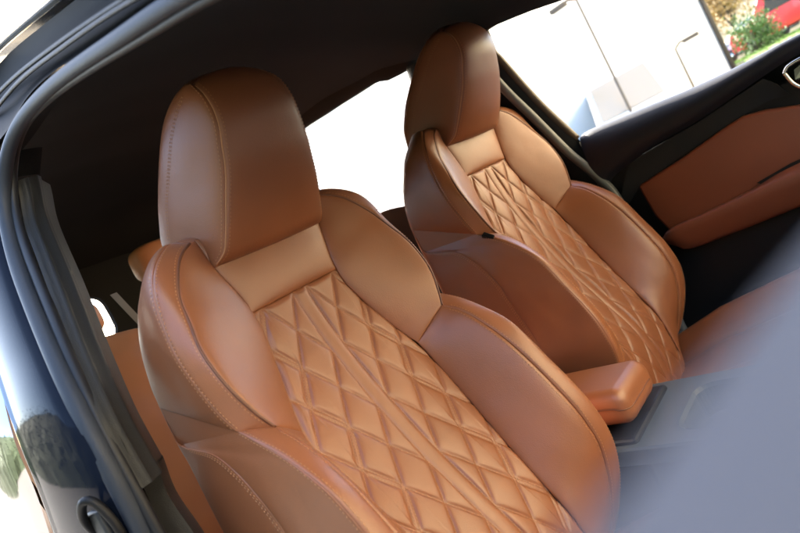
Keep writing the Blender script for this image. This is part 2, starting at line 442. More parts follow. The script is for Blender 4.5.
    bb = MB(); bb.box((.12, -.24, .02), (.62, .24, .125)); bb.box((.14, -.21, -.02), (.60, -.17, .02)); bb.box((.14, .17, -.02), (.60, .21, .02))
    part(bb, 'seat_base', M['black_plastic'], smooth=False)
    return root
def copy_tree(o, parent=None):
    c = o.copy(); C.objects.link(c); c.parent = parent
    for ch in list(o.children): copy_tree(ch, c)
    return c
seat = make_seat()
seat2 = copy_tree(seat)
rec, yaw = -.0463, -.0421
def pose(p):
    xx, zz = p[0]-.1, p[2]-.3; x = math.cos(rec)*xx-math.sin(rec)*zz; z = math.sin(rec)*xx+math.cos(rec)*zz
    y = p[1]; return Vector((.1-.063+math.cos(yaw)*x-math.sin(yaw)*y, .37+math.sin(yaw)*x+math.cos(yaw)*y, .3+.0494+z))
seat2.location = pose((.1, 0, -.02)); seat2.rotation_euler = (0, -rec, yaw)
seat2['label'] = 'quilted tan leather front seat on the far side, beside the brown door panel'

tg = MB(); p_ = Vector((.110, -.232, .7305)); d_ = Vector((.022, 0, -.015)); n_ = Vector((.5, -.5, .7)).normalized(); w_ = d_.normalized().cross(n_)*.006
tg.add([p_+n_*h_+d_*a_+w_*c_ for h_ in (.001, .0095) for a_, c_ in ((0, -1), (1, -1), (1.05, .4), (0, 1))], [(3,2,1,0),(4,5,6,7),(0,1,5,4),(1,2,6,5),(2,3,7,6),(3,0,4,7)])
tg.v = [v_-Vector((.1, 0, -.02)) for v_ in tg.v]; tgo = tg.build('seam_tag', M['black_plastic'], seat2, bevel=.001); tgo['label'] = 'small black tag in the bolster seam'

# ------------------------------------------------------------------ car body: roof, pillars, seals, floor, far side
body = thing('car', (0, 0, -.25), 'glossy black-blue car with its near front door open, black headliner and rubber seals', 'car')
BO = Vector((0, 0, -.25))
def bpart(mb, name, m, parent=body, **k):
    mb.v = [p-BO for p in mb.v]
    return mb.build(name, m, parent, **k)
ZE = [(.9,.93),(.78,.985),(.6,1.07),(.4,1.155),(.2,1.215),(0,1.262),(-.13,1.285),(-.3,1.318),(-.5,1.345),(-.8,1.36),(-1.15,1.31),(-1.45,1.20),(-1.6,1.12)]
def zedge(x):
    for (x1, z1), (x0, z0) in zip(ZE, ZE[1:]):
        if x0 <= x <= x1: return z0+(z1-z0)*(x-x0)/(x1-x0)
    return ZE[0][1] if x > ZE[0][0] else ZE[-1][1]
xs = [.86-2.44*i/60 for i in range(61)]
# headliner (inner skin) and roof panel (outer skin)
hl = MB(); P = []
for x in xs:
    z = zedge(x); yw = .555 if x > -.3 else .555-.05*min(1, (-.3-x)/1.2)
    P.append([Vector((x, yw*q, z+.075*(1-abs(q)**2.6))) for q in [-1+2*j/24 for j in range(25)]])
hl.grid(P, flip=True)
bpart(hl, 'headliner', M['headliner'], fixn=False)
E1 = [(.70,-.668,1.035),(.55,-.650,1.092),(.389,-.634,1.152),(.267,-.622,1.187),(.109,-.603,1.241),(-.009,-.593,1.269),(-.125,-.590,1.277),(-.205,-.594,1.262),(-.245,-.612,1.208),(-.210,-.645,1.121),(-.151,-.677,1.030),(-.104,-.698,.970),(-.020,-.730,.872),(.012,-.740,.792),(-.010,-.740,.698),(-.030,-.740,.629),(-.035,-.740,.45),(.0,-.735,.2)]
E2 = [(.70,-.650,1.020),(.55,-.636,1.085),(.415,-.625,1.135),(.343,-.620,1.151),(.227,-.606,1.191),(.052,-.590,1.235),(-.092,-.578,1.266),(-.156,-.579,1.264),(-.203,-.591,1.233),(-.205,-.613,1.169),(-.156,-.643,1.085),(-.071,-.679,.982),(-.035,-.697,.932),(.018,-.722,.849),(.028,-.725,.776),(.029,-.725,.685),(.025,-.725,.619),(.02,-.725,.45),(.05,-.72,.2)]
E3 = [(.70,-.632,1.020),(.55,-.62,1.085),(.416,-.611,1.134),(.305,-.600,1.164),(.189,-.587,1.200),(.031,-.574,1.240),(-.112,-.563,1.268),(-.189,-.564,1.264),(-.226,-.577,1.230),(-.225,-.598,1.169),(-.175,-.627,1.086),(-.097,-.664,.983)]
E4 = [(.70,-.60,1.012),(.58,-.597,1.065),(.450,-.589,1.111),(.301,-.572,1.157),(.171,-.559,1.196),(.034,-.546,1.232),(-.128,-.536,1.262),(-.205,-.538,1.255),(-.245,-.547,1.231),(-.252,-.568,1.169),(-.213,-.597,1.088),(-.141,-.634,.981)]
T1 = [(-.174,-.571,1.262),(-.226,-.583,1.236),(-.226,-.606,1.175),(-.175,-.636,1.089),(-.088,-.673,.984),(-.050,-.690,.936),(.005,-.715,.848),(.014,-.720,.774),(.013,-.720,.690),(.010,-.720,.614),(.008,-.72,.45),(.03,-.715,.2)]
T2 = [(-.195,-.515,1.255),(-.234,-.527,1.226),(-.233,-.543,1.185),(-.210,-.560,1.135),(-.147,-.593,1.041),(-.078,-.634,.923),(-.040,-.658,.828),(-.037,-.660,.807),(-.036,-.660,.719)]
T2B = [(-.036,-.660,.745),(-.050,-.662,.697),(-.036,-.662,.636),(-.032,-.662,.570),(-.03,-.662,.40),(.0,-.66,.2)]
def strip(mb, A, B, n, nu, bulge, hint):
    """a rounded strip lofted between two edge curves, bulging along hint"""
    A, B = Curve(A), Curve(B); hint = Vector(hint).normalized(); P = []
    for i in range(n):
        t = i/(n-1); a, b = A(t), B(t); row = []
        for j in range(nu):
            u = j/(nu-1)
            if j == 0:
                nn = (A(min(1, t+.02))-A(max(0, t-.02))).cross(b-a).normalized()
                if nn.dot(hint) < 0: nn = -nn
                nn = (nn*.75+hint*.25).normalized()
            row.append(a.lerp(b, u)+nn*bulge*math.sqrt(max(0, 1-(2*u-1)**2)))
        P.append(row)
    mb.grid(P)
OUT = (.25, -1, .25)
def smooth_pts(P, it=25):
    P = [Vector(p) for p in P]
    for _ in range(it):
        P = [P[0]]+[(P[k-1]+P[k]*2+P[k+1])/4 for k in range(1, len(P)-1)]+[P[-1]]
    return P
e1c, e2c = Curve(E1), Curve(E2)
cen = smooth_pts([(e1c(k/139)+e2c(k/139))/2+Vector((0, .002, 0)) for k in range(140)], 40)
b = MB(); b.tube(cen, lambda t: .0085+.004*min(1, max(0, (t-.35)/.2)), 14); bpart(b, 'door_seal', M['rubber'])
LIP = [(.70,-.64,1.012),(.55,-.632,1.08),(.427,-.622,1.125),(.336,-.612,1.153),(.237,-.600,1.186),(.065,-.582,1.238),(-.083,-.569,1.272),(-.149,-.567,1.277),(-.190,-.572,1.262),(-.216,-.585,1.225),(-.205,-.606,1.169),(-.157,-.633,1.093),(-.075,-.672,.981),(-.040,-.690,.932),(.006,-.712,.846),(.017,-.718,.772),(.020,-.718,.680),(.018,-.718,.613),(.016,-.718,.45),(.04,-.71,.2)]
lip = smooth_pts(Curve(LIP).sample(140), 30)
b = MB(); b.tube(lip, lambda t: .0055+.002*min(1, max(0, (t-.35)/.2)), 12); bpart(b, 'seal_lip', M['lip'])
b = MB(); strip(b, [p+Vector((-.004, .012, .004)) for p in cen], [p+Vector((-.016, .010, .006)) for p in lip], 140, 6, 0, OUT); bpart(b, 'seal_channel', M['channel'], smooth=False)
b = MB(); hd_ = [p for p in lip[:80] if p.x > -.195 and not (p.x < -.1 and p.z < 1.255)]
strip(b, [p+Vector((0, .003, -.002)) for p in hd_], [Vector((p.x, -.47, zedge(p.x)+.045)) for p in hd_], 90, 10, .004, (0, -.3, -1)); bpart(b, 'roof_side_trim', M['headliner'])
T1 = [(-.200,-.580,1.225),(-.203,-.583,1.205),(-.192,-.603,1.155),(-.141,-.630,1.086),(-.072,-.668,.976),(-.040,-.686,.925),(.010,-.711,.842),(.018,-.714,.767),(.021,-.714,.738)]
T2 = [(-.236,-.527,1.235),(-.236,-.529,1.222),(-.233,-.543,1.185),(-.210,-.560,1.135),(-.147,-.593,1.041),(-.078,-.634,.923),(-.040,-.658,.828),(-.037,-.660,.795),(-.036,-.660,.735)]
t1, t2 = smooth_pts(Curve(T1).sample(90), 12), smooth_pts(Curve(T2).sample(90), 12)
b = MB(); rows = []
for p, q in zip(t1, t2):
    row = []; n_ = (q-p).cross(Vector((0, 0, 1))).normalized(); n_ = -n_ if n_.x < 0 else n_
    for k in range(25):
        u = k/24; h_ = .010*math.sin(math.pi*u)**.6 + .0035*math.exp(-((u-.22)/.06)**2) + .003*math.exp(-((u-.62)/.10)**2)
        row.append(p.lerp(q, u)+n_*h_)
    row += [q+Vector((-.012, .004, 0)), q+Vector((-.05, .03, 0))]
    rows.append(row)
b.grid(rows); bpart(b, 'pillar_trim', M['trim'])
b = MB(); strip(b, [(-.195,-.585,1.27),(-.202,-.586,1.232)], [(-.235,-.50,1.285),(-.238,-.525,1.240)], 8, 8, .008, (.5, -.8, 0)); bpart(b, 'upper_pillar_trim', M['headliner'])
b = MB(); strip(b, [(.0145,-.7165,.752),(.013,-.7165,.690),(.010,-.7165,.614),(.008,-.7165,.45),(.03,-.712,.2)], T2B, 60, 14, .015, (.55, -.8, 0))
tb_ = Curve(T2B); strip(b, T2B, [(p.x-.05, p.y+.03, p.z) for p in tb_.sample(10)], 40, 5, .004, (.6, .5, 0))
bpart(b, 'lower_pillar_trim', M['trim'])
# black roof channel between the seal and the roof panel, with two drip lips
F1 = [(.75,-.66,1.085),(.45,-.630,1.190),(.200,-.600,1.277),(-.054,-.570,1.364),(-.20,-.56,1.395),(-.40,-.55,1.42),(-.9,-.53,1.43)]
E1r = [(.75,-.674,1.015)]+E1[:7]+[(-.25,-.600,1.285),(-.5,-.59,1.31),(-.9,-.58,1.32)]
b = MB(); strip(b, [(x, y+.004, z) for x, y, z in E1r], [(x, y+.01, z-.004) for x, y, z in F1], 80, 8, -.008, (0, -1, .4))
bpart(b, 'roof_channel', M['channel'])
for G in ([(.60,-.655,1.088),(.332,-.621,1.190),(.118,-.595,1.265),(-.076,-.573,1.326),(-.283,-.554,1.376)], [(.62,-.66,1.070),(.351,-.626,1.177),(.150,-.602,1.246),(-.029,-.582,1.301),(-.220,-.567,1.340)]):
    b = MB(); b.tube(Curve(G).sample(60), .003, 8); bpart(b, 'drip_lip', M['black_plastic'])
# roof panel (outer skin)
b = MB(); f1 = Curve(F1).sample(50); P = []
for p in f1:
    row = []
    for j in range(21):
        q = j/20; y = p.y+(-2*p.y)*q
        row.append(Vector((p.x, y, p.z+.055*(1-abs(2*q-1)**2.2))))
    P.append(row)
b.grid(P); bpart(b, 'roof_panel', M['paint'], fixn=False)
b = MB(); b.tube([p+Vector((0, -.004, .010)) for p in f1], .011, 12); b.tube([p+Vector((0, .030, .050)) for p in f1], .006, 10)
bpart(b, 'roof_rail', M['chrome'])
# painted middle pillar and the striker on it
PL = [(-.40,-.620,1.21),(-.350,-.665,1.09),(-.293,-.707,.959),(-.225,-.738,.866),(-.238,-.745,.781),(-.285,-.745,.706),(-.338,-.745,.629),(-.40,-.745,.45),(-.42,-.74,.2)]
b = MB(); e1 = [(x+.004, y+.002, z) for x, y, z in E1[8:]]
strip(b, PL, e1, 90, 24, .016, (.2, -1, .1)); bpart(b, 'painted_pillar', M['paint'])
b = MB(); strip(b, [(x-.09, y+.035, z) for x, y, z in PL], [(x, y+.035, z) for x, y, z in e1], 60, 6, .002, (.2, -1, .1)); bpart(b, 'pillar_core', M['channel'])
b = MB(); sc = [(-.050,-.748,.690),(-.046,-.760,.715),(-.030,-.768,.740),(-.006,-.766,.760),(.004,-.758,.752),(.010,-.752,.72),(.004,-.750,.68)]
b.tube(Curve(sc).sample(40), .0055, 12); b2 = MB(); 
so2 = bpart(b, 'door_striker', M['black_plastic'])
b = MB(); b.box((-.040,-.762,.60), (-.002,-.752,.742)); bpart(b, 'striker_plate', M['trim'], so2, bevel=.004)
# floor, tunnel side, rear floor, bulkhead
b = MB(); b.box((-1.65,-.70,-.08), (1.35,.70,-.05)); b.box((-1.65,-.70,-.05), (-.95,.70,.42)); b.box((-1.66,-.60,.42), (-1.60,.60,.86))
b.box((1.30,-.70,-.05), (1.36,.70,.62)); bpart(b, 'floor', M['carpet'], smooth=False)
b = MB(); b.box((-.32,-.745,-.10), (1.3,-.64,.05)); bpart(b, 'door_sill', M['black_plastic'], bevel=.02)
# tailgate frame round a small rear window
b = MB(); n = 40; ring = []
cy, cz = -.29, 1.092
for i in range(n):
    a = 2*math.pi*i/n; ca, sa = math.cos(a), math.sin(a)
    ring.append(Vector((-1.42, cy+.26*math.copysign(abs(ca)**.45, ca), cz+.098*math.copysign(abs(sa)**.45, sa))))
outer = []
for i in range(n):
    a = 2*math.pi*i/n; ca, sa = math.cos(a), math.sin(a); q = max(abs(ca), abs(sa))
    outer.append(Vector((-1.44, .62*ca/q, 1.02+.34*sa/q)))
b.add(ring+outer, [(i, (i+1) % n, n+(i+1) % n, n+i) for i in range(n)])
b.add([p+Vector((-.03,0,0)) for p in ring]+ring, [(i, (i+1) % n, n+(i+1) % n, n+i) for i in range(n)])
bpart(b, 'tailgate', M['headliner'])
# far side: roof rail, centre pillar, window frame, door seal
b = MB()
top = [(.80,.60,1.02),(.5,.575,1.15),(.297,.572,1.228),(.213,.570,1.238),(.068,.566,1.256),(.0,.565,1.268),(-.12,.562,1.285),(-.259,.548,1.292),(-.321,.540,1.313),(-.445,.535,1.324),(-.580,.532,1.335),(-.8,.53,1.345),(-1.1,.53,1.30),(-1.5,.55,1.12)]
strip(b, top, [(x, y-.055, z+.055) for x, y, z in top], 80, 8, .008, (0,-1,-.6)); strip(b, top, [(x, y+.06, z+.01) for x, y, z in top], 80, 4, 0, (0,0,-1))
bpart(b, 'far_roof_rail', M['headliner'])
b = MB()
fr = [(.072,.560,1.262),(.058,.580,1.20),(.060,.598,1.160),(.084,.642,1.012),(.112,.690,.872),(.135,.69,.80),(.15,.69,.6),(.15,.69,.1)]
re = [(-.200,.550,1.295),(-.215,.556,1.24),(-.250,.580,1.17),(-.255,.62,1.03),(-.255,.66,.90),(-.255,.665,.80),(-.255,.665,.6),(-.255,.665,.1)]
strip(b, fr, re, 60, 20, .03, (0,-1,0)); bpart(b, 'centre_pillar', M['black_plastic'])
b = MB(); tb2 = [(.030,.548,1.180),(.032,.552,1.145),(.042,.578,1.069),(.058,.606,.991),(.084,.652,.856),(.108,.656,.800),(.128,.657,.750),(.148,.657,.69),(.152,.657,.55),(.15,.657,.2)]
b.tube(Curve(tb2).sample(60), .0125, 12); bpart(b, 'far_door_seal', mat('grey_seal', (.10,.105,.11), .4, bump=.3, bscale=500))
# far rear side: quarter trim with its window opening, sill
b = MB()
sill = [(-.25,.655,.90),(-.40,.655,.925),(-.53,.655,.945),(-.64,.650,.968),(-.89,.645,.985),(-1.15,.64,1.0),(-1.30,.63,1.02)]
strip(b, sill, [(x, y+.02, -.05) for x, y, z in sill], 40, 6, 0, (0,-1,0)); strip(b, sill, [(x, y+.08, z-.005) for x, y, z in sill], 40, 8, .012, (0,-.3,1))
bpart(b, 'far_rear_door_trim', M['dark_pad'])
b = MB(); b.add([(-1.25,.60,1.32),(-1.6,.58,1.15),(-1.6,.66,-.05),(-1.25,.655,-.05),(-1.15,.64,1.0)], [(0,1,2,3,4)]); b.add([(-1.02,.54,1.34),(-1.25,.60,1.32),(-1.15,.64,1.0),(-1.05,.64,.995)], [(0,1,2,3)])
bpart(b, 'rear_quarter_trim', M['headliner'], smooth=False)
b = MB(); b.add([(-1.02,-.55,1.34),(-1.6,-.58,1.15),(-1.6,-.70,-.05),(-1.02,-.70,-.05)], [(0,1,2,3)]); bpart(b, 'near_rear_quarter', M['headliner'], smooth=False)
# windscreen frame: header, sloping side posts, dashboard
b = MB(); b.box((.80,-.56,.955), (.88,.56,1.02))
bpart(b, 'windscreen_header', M['headliner'], bevel=.02)
for s in (1, -1):
    b = MB(); b.tube(Curve([(.86, s*.645, .96),(1.10, s*.70, .83),(1.38, s*.72, .68)]).sample(20), .03, 10); bpart(b, 'windscreen_post', M['black_plastic'])
b = MB(); P = []
for i in range(21):
    t = i/20; a = t*math.pi*.9; P.append([Vector((1.12-.10*math.sin(a)*1.0+.26*t, y, .42+.24*math.sin(min(a, math.pi/2))-.02*abs(y))) for y in [-.70+1.4*j/20 for j in range(21)]])
b.grid(P); bpart(b, 'dashboard', M['dark_pad'])

# ------------------------------------------------------------------ rear near door (closed), its window and bright strip
b = MB(); b.box((-1.02,-.755,-.05), (-.42,-.70,.64)); rdoor = bpart(b, 'rear_door', M['paint'], bevel=.01, smooth=False)
def rpart(mb, name, m, parent=rdoor, **k): return bpart(mb, name, m, parent, **k)
C1 = [(-.63,-.605,1.22),(-.56,-.650,1.10),(-.483,-.697,1.007),(-.380,-.749,.880),(-.390,-.752,.81),(-.475,-.752,.712),(-.576,-.752,.624)]
C2 = [(-.42,-.615,1.22),(-.370,-.660,1.10),(-.321,-.692,1.023),(-.270,-.715,.957),(-.225,-.746,.866),(-.238,-.752,.781),(-.288,-.752,.709),(-.340,-.752,.634)]
b = MB(); strip(b, C1, C2, 60, 14, .022, (.3,-1,.1)); rpart(b, 'bright_strip', M['chrome'])
b = MB(); b.add([(-.44,-.745,.635),(-1.02,-.748,.66),(-1.02,-.60,1.30),(-.66,-.598,1.27),(-.60,-.66,1.10),(-.44,-.735,.85)], [(0,1,2,3,4,5)]); rpart(b, 'window', M['glass'], smooth=False)

# ------------------------------------------------------------------ far front door: padded ledge, insert, leather panel, armrest, handle
b = MB(); b.add([(.125,.676,.755),(1.25,.676,.79),(1.25,.69,-.04),(.14,.69,-.04)], [(0,1,2,3)]); b.add([(.115,.676,.865),(.115,.76,.865),(.135,.76,-.04),(.135,.69,-.04)], [(0,1,2,3)])
b.add([(.115,.76,.862),(1.25,.76,.78),(1.25,.76,-.04),(.135,.76,-.04)], [(3,2,1,0)]); b.add([(.115,.66,.735),(.115,.70,.875),(.115,.76,.865),(.115,.76,.70)], [(0,1,2,3)])
fdoor = bpart(b, 'door', M['black_plastic'], smooth=False)
fdoor['label'] = 'closed far front door with brown leather panel and chrome latch'
def fpart(mb, name, m, parent=fdoor, **k): return bpart(mb, name, m, parent, **k)
up = [(.118,.700,.878),(.126,.700,.881),(.16,.700,.880),(.295,.703,.867),(.419,.706,.854),(.555,.708,.844),(.656,.708,.836),(.85,.71,.82),(1.25,.71,.79)]
lowr = [(.128,.668,.700),(.14,.668,.715),(.17,.668,.74),(.297,.668,.767),(.417,.668,.778),(.568,.668,.805),(.654,.668,.815),(.85,.668,.81),(1.25,.67,.78)]
b = MB(); strip(b, up, lowr, 80, 20, .034, (0,-1,.55)); strip(b, up, [(x, y+.064, z-.006) for x, y, z in up], 60, 4, .003, (0,0,1)); fpart(b, 'padded_ledge', M['dark_pad'])
def slab(pts, th, y=None):
    """a bevelled, slightly thick panel from an outline (x, y, z) facing -y"""
    mb = MB(); n = len(pts); v = [Vector(p) for p in pts]; mb.add(v+[p+Vector((0, th, 0)) for p in v], [tuple(range(n)), tuple(range(2*n-1, n-1, -1))]+[(i, n+i, n+(i+1) % n, (i+1) % n) for i in range(n)])
    return mb
wed = [(.15,.671,.672),(.20,.671,.738),(.224,.671,.757),(.407,.671,.774),(.568,.671,.801),(.587,.671,.778),(.603,.671,.741),(.565,.671,.750),(.486,.671,.743),(.372,.671,.722),(.227,.671,.690),(.17,.671,.655)]
fpart(slab(wed, .004), 'charcoal_insert', M['grey_insert'], smooth=False)
pan = [(.214,.655,.688),(.339,.655,.709),(.448,.655,.734),(.502,.655,.743),(.548,.655,.734),(.611,.655,.712),(.9,.655,.66),(.9,.655,.62),(.566,.655,.592),(.461,.655,.570),(.349,.655,.556),(.240,.655,.535),(.219,.655,.60)]
fpart(slab(pan, .03), 'leather_panel', M['terra'], bevel=.008)
b = MB(); A = [(.213,.640,.530),(.256,.625,.554),(.356,.620,.561),(.466,.620,.572),(.562,.620,.578),(.9,.62,.60)]; B = [(.215,.650,.522),(.238,.645,.505),(.270,.640,.489),(.398,.640,.494),(.533,.640,.502),(.9,.64,.52)]
A0 = [(.213,.660,.535),(.24,.662,.551),(.349,.662,.562),(.461,.662,.576),(.566,.662,.598),(.9,.662,.62)]; B0 = [(.222,.672,.515),(.245,.672,.498),(.275,.672,.482),(.398,.672,.487),(.533,.672,.495),(.9,.672,.51)]
P = []
cs = [Curve(q) for q in (A0, A, B, B0)]
for i in range(60):
    t = i/59; q = [c_(t) for c_ in cs]; row = []
    prof = Curve([q[0], q[0].lerp(q[1], .8)+Vector((0,0,.003)), q[1], q[1].lerp(q[2], .35)+Vector((0,-.006,0)), q[2], q[3]])
    P.append(prof.sample(22))
b.grid(P); fpart(b, 'armrest', M['terra'])
b = MB(); b.add([(.47,.651,.585),(.55,.650,.600),(.9,.650,.622),(.9,.650,.603),(.56,.650,.584),(.48,.651,.577)], [(0,1,2,3,4,5)]); fpart(b, 'grip_slot', M['black_plastic'], smooth=False)
hd = [(.612,.648,.792),(.625,.648,.803),(.66,.648,.806),(.72,.648,.80),(.74,.648,.775),(.70,.648,.75),(.640,.648,.745),(.620,.648,.762)]
b = MB(); hc = Curve([Vector(p) for p in hd+[hd[0]]]); b.tube(hc.sample(60), .0045, 8, cap=False); fpart(b, 'latch_bezel', M['satin'])
b = MB(); b.add([(.63,.652,.79),(.66,.652,.80),(.72,.652,.795),(.70,.645,.765),(.64,.642,.758),(.625,.648,.77)], [(0,1,2,3,4,5)]); fpart(b, 'latch_lever', M['satin'], smooth=False)
wf_ = [(.070,.568,1.250),(.055,.585,1.19),(.060,.592,1.165),(.083,.637,1.015),(.112,.690,.876)]
b = MB(); b.tube([Vector(p)+Vector((-.008, .006, 0)) for p in Curve(wf_).sample(40)], .012, 10)
b.tube(Curve([(.068,.568,1.252),(.213,.572,1.236),(.45,.59,1.165),(.75,.64,1.00),(1.1,.70,.83)]).sample(40), .010, 10); fpart(b, 'window_frame', mat('bronze_frame', (.06,.040,.024), .35))
# map pocket in the dark lower door
b = MB(); strip(b, [(.35,.64,.33),(.7,.64,.36),(1.1,.65,.36)], [(.40,.655,.02),(.7,.655,.02),(1.1,.655,.02)], 30, 8, .03, (0,-1,0)); fpart(b, 'door_pocket', M['grey_insert'])

# ------------------------------------------------------------------ open near door, close to the lens
dirn = Vector((math.cos(R(80)), math.sin(R(80)), 0)); nx = Vector((dirn.y, -dirn.x, 0))
P0 = CAM - nx*.010 - Vector((0, 0, .0335))
RB = .020
prof = [(-RB-.012,-.62),(-RB-.006,-.3),(-RB,-.1)]+[(RB*math.cos(R(180-15*k)), RB*math.sin(R(180-15*k))) for k in range(13)]+[(RB,-.1),(RB+.02,-.3),(RB+.03,-.62)]
b = MB(); P = []
for i in range(40):
    t = -.75+1.0*i/39
    P.append([P0+dirn*t+nx*a_+Vector((0,0,z_)) for a_, z_ in prof])
b.grid(P); ndoor = bpart(b, 'door', M['door_grey']); ndoor['label'] = 'open near front door, its grey padded top blurred across the lower right corner'

# ------------------------------------------------------------------ centre console and armrest
cc = thing('center_console', (.3, 0, -.05), 'blue-grey centre console with a brown leather armrest between the front seats', 'console')
CO = Vector((.3, 0, -.05))
def cpart(mb, name, m, parent=cc, **k):
    mb.v = [p-CO for p in mb.v]; return mb.build(name, m, parent, **k)
b = MB()
def rbox(mb, x0, x1, y0, y1, z0, z1, r, n=6):
    """rounded bar along x"""
    prof = []
    for cx, cy, a0 in ((y1-r, z1-r, 0), (y0+r, z1-r, 90), (y0+r, z0+r, 180), (y1-r, z0+r, 270)):
        for k in range(n+1): a = R(a0+90*k/n); prof.append((cx+r*math.cos(a), cy+r*math.sin(a)))
    st_ = [(x0, .0)]+[(x1-r+r*math.sin(R(90*k/n)), r*(1-math.cos(R(90*k/n)))) for k in range(n+1)]
    P = []; cy, cz = (y0+y1)/2, (z0+z1)/2
    for x, ins in st_:
        ky = 1-ins/((y1-y0)/2); kz = 1-ins/((z1-z0)/2)
        P.append([Vector((x, cy+(y-cy)*ky, cz+(z-cz)*kz)) for y, z in prof+[prof[0]]])
    mb.grid(P); k = len(P[0]); mb.add(P[-1][:-1], [tuple(range(k-1))]); mb.add(P[0][:-1], [tuple(range(k-1))[::-1]])
b = MB(); rbox(b, -.16, .312, -.086, .055, .405, .472, .022)
for i, p in enumerate(b.v):
    if p.x > .18: p.z += -.010*((p.x-.18)/.13)**2
a_o = cpart(b, 'armrest', M['leather'])
b = MB(); b.tube(Curve([(-.1,-.0885,.440),(.24,-.0885,.438),(.295,-.0865,.431),(.309,-.074,.427),(.3122,-.05,.426),(.3122,.03,.426)]).sample(60), .0012, 6); cpart(b, 'seam', M['seam'], a_o)
b = MB(); b.box((-.16,-.105,-.05), (.31,.09,.385)); b.box((.34,-.115,-.05), (1.15,.115,.30)); cpart(b, 'console_body', M['black_plastic'], smooth=False, bevel=.008)
# blue-grey top plate with a recessed tray
b = MB()
def rrect(x0, x1, y0, y1, r, z, n=6):
    o = []
    for cx, cy, a0 in ((x1-r, y1-r, 0), (x0+r, y1-r, 90), (x0+r, y0+r, 180), (x1-r, y0+r, 270)):
        for k in range(n+1): a = R(a0+90*k/n); o.append(Vector((cx+r*math.cos(a), cy+r*math.sin(a), z)))
    return o
o1 = rrect(.20, 1.05, -.118, .118, .015, .345); o2 = rrect(.20, 1.05, -.118, .118, .015, .372); o3 = rrect(.203, 1.047, -.115, .115, .014, .376)
i1 = rrect(.365, .95, -.080, .080, .035, .376); i2 = rrect(.370, .945, -.075, .075, .032, .370); i3 = rrect(.374, .94, -.071, .071, .03, .325)
n = len(o1); rings = [o1, o2, o3, i1, i2, i3]
b.add([p for r_ in rings for p in r_], [(k*n+i, k*n+(i+1) % n, (k+1)*n+(i+1) % n, (k+1)*n+i) for k in range(5) for i in range(n)]+[tuple(5*n+i for i in range(n))])
cpart(b, 'tray_plate', M['console'], smooth=False)

# ------------------------------------------------------------------ rear bench, rear headrests, belt
rb = thing('rear_bench', (-.85, 0, .1), 'orange-tan leather rear bench glimpsed between the pillar and the near seat', 'bench seat')
BO2 = Vector((-.85, 0, .1))
def rbp(mb, name, m, parent=rb, **k):
    mb.v = [p-BO2 for p in mb.v]; return mb.build(name, m, parent, **k)
M['rear'] = leather('rear_leather', (.46, .18, .065), .5)  # brighter than the front leather: window light on the bench put into the colour
for nm, (y0, y1) in (('backrest', (-.66, -.255)), ('backrest', (-.25, .20)), ('backrest', (.205, .64))):
    A = Curve([(-.80, y0, .958),(-.72, y0, .930),(-.66, y0, .80),(-.58, y0, .60),(-.52, y0, .42),(-.50, y0, .36)]); B = Curve([(-.80, y1, .958),(-.72, y1, .930),(-.66, y1, .80),(-.58, y1, .60),(-.52, y1, .42),(-.50, y1, .36)])
    b = MB(); Patch(A, B, .06, (1,0,.2), .45, .40, seed=101, wr=.008).mesh(b, 30, 50)
    b.add([(-.80,y0,.958),(-.90,y0,.95),(-.70,y0,.30),(-.50,y0,.36),(-.80,y1,.958),(-.90,y1,.95),(-.70,y1,.30),(-.50,y1,.36)], [(0,1,5,4),(1,2,6,5),(0,3,2,1),(4,5,6,7)])
    bo = rbp(b, nm, M['rear'], fixn=False)
    for yy in (y0+.10, y1-.10):
        t = MB(); t.tube(Curve([(-.745, yy, .972),(-.695, yy, .915),(-.612, yy, .80),(-.53, yy, .60),(-.47, yy, .42)]).sample(40), .003, 6); rbp(t, 'seam', M['seam'], bo)
b = MB(); Patch(Curve([(-.05,-.64,.34),(-.10,-.64,.40),(-.55,-.64,.40)]), Curve([(-.05,.64,.34),(-.10,.64,.40),(-.55,.64,.40)]), .03, (0,0,1), .3, .3, seed=110).mesh(b, 30, 20)
b.add([(-.05,-.64,.34),(-.05,.64,.34),(-.05,.64,.05),(-.05,-.64,.05)], [(0,1,2,3)]); rbp(b, 'cushion', M['rear'], fixn=False)
def headrest(x, y, z, w_, h_):
    mb = MB(); P = []
    for i in range(24):
        a = math.pi*(i/23-.5); row = []
        for j in range(33):
            t = 2*math.pi*j/32; e = .55
            ca, sa = math.cos(t), math.sin(t); cp, sp_ = math.cos(a), math.sin(a)
            f = lambda q: math.copysign(abs(q)**e, q)
            row.append(Vector((x+.045*f(cp)*f(ca), y+w_*f(cp)*f(sa), z+h_*f(sp_))))
        P.append(row)
    mb.grid(P)
    for s in (-1, 1): mb.tube([(x, y+s*w_*.5, z-h_*.8), (x+.02, y+s*w_*.5, z-h_*1.7)], .006, 8)
    return mb
rbp(headrest(-.86,-.375,1.045,.075,.045), 'headrest', M['rear']); rbp(headrest(-.90,-.045,1.135,.085,.055), 'headrest', M['rear']); rbp(headrest(-.86,.40,1.06,.10,.06), 'headrest', M['rear'])
b = MB(); cvb = Curve([(-.60,-.352,1.052),(-.60,-.335,.99),(-.62,-.30,.90),(-.66,-.24,.75)]).sample(20)
b.grid([[p+Vector((0, -.008, 0)), p, p+Vector((0, .008, 0))] for p in cvb]); b.grid([[p+Vector((-.002, -.008, 0)), p+Vector((-.002,0,0)), p+Vector((-.002, .008, 0))] for p in cvb], flip=True)
bt = b.build('seat_belt', M['belt'], fixn=False); tag(bt, 'thin pale seat belt strap hanging above the orange rear bench', 'seat belt')
b = MB(); b.tube(Curve([(.12,.590,.285),(.17,.60,.275),(.22,.605,.265)]).sample(16), .015, 10); b.box((.08,.57,.10), (.22,.63,.27))
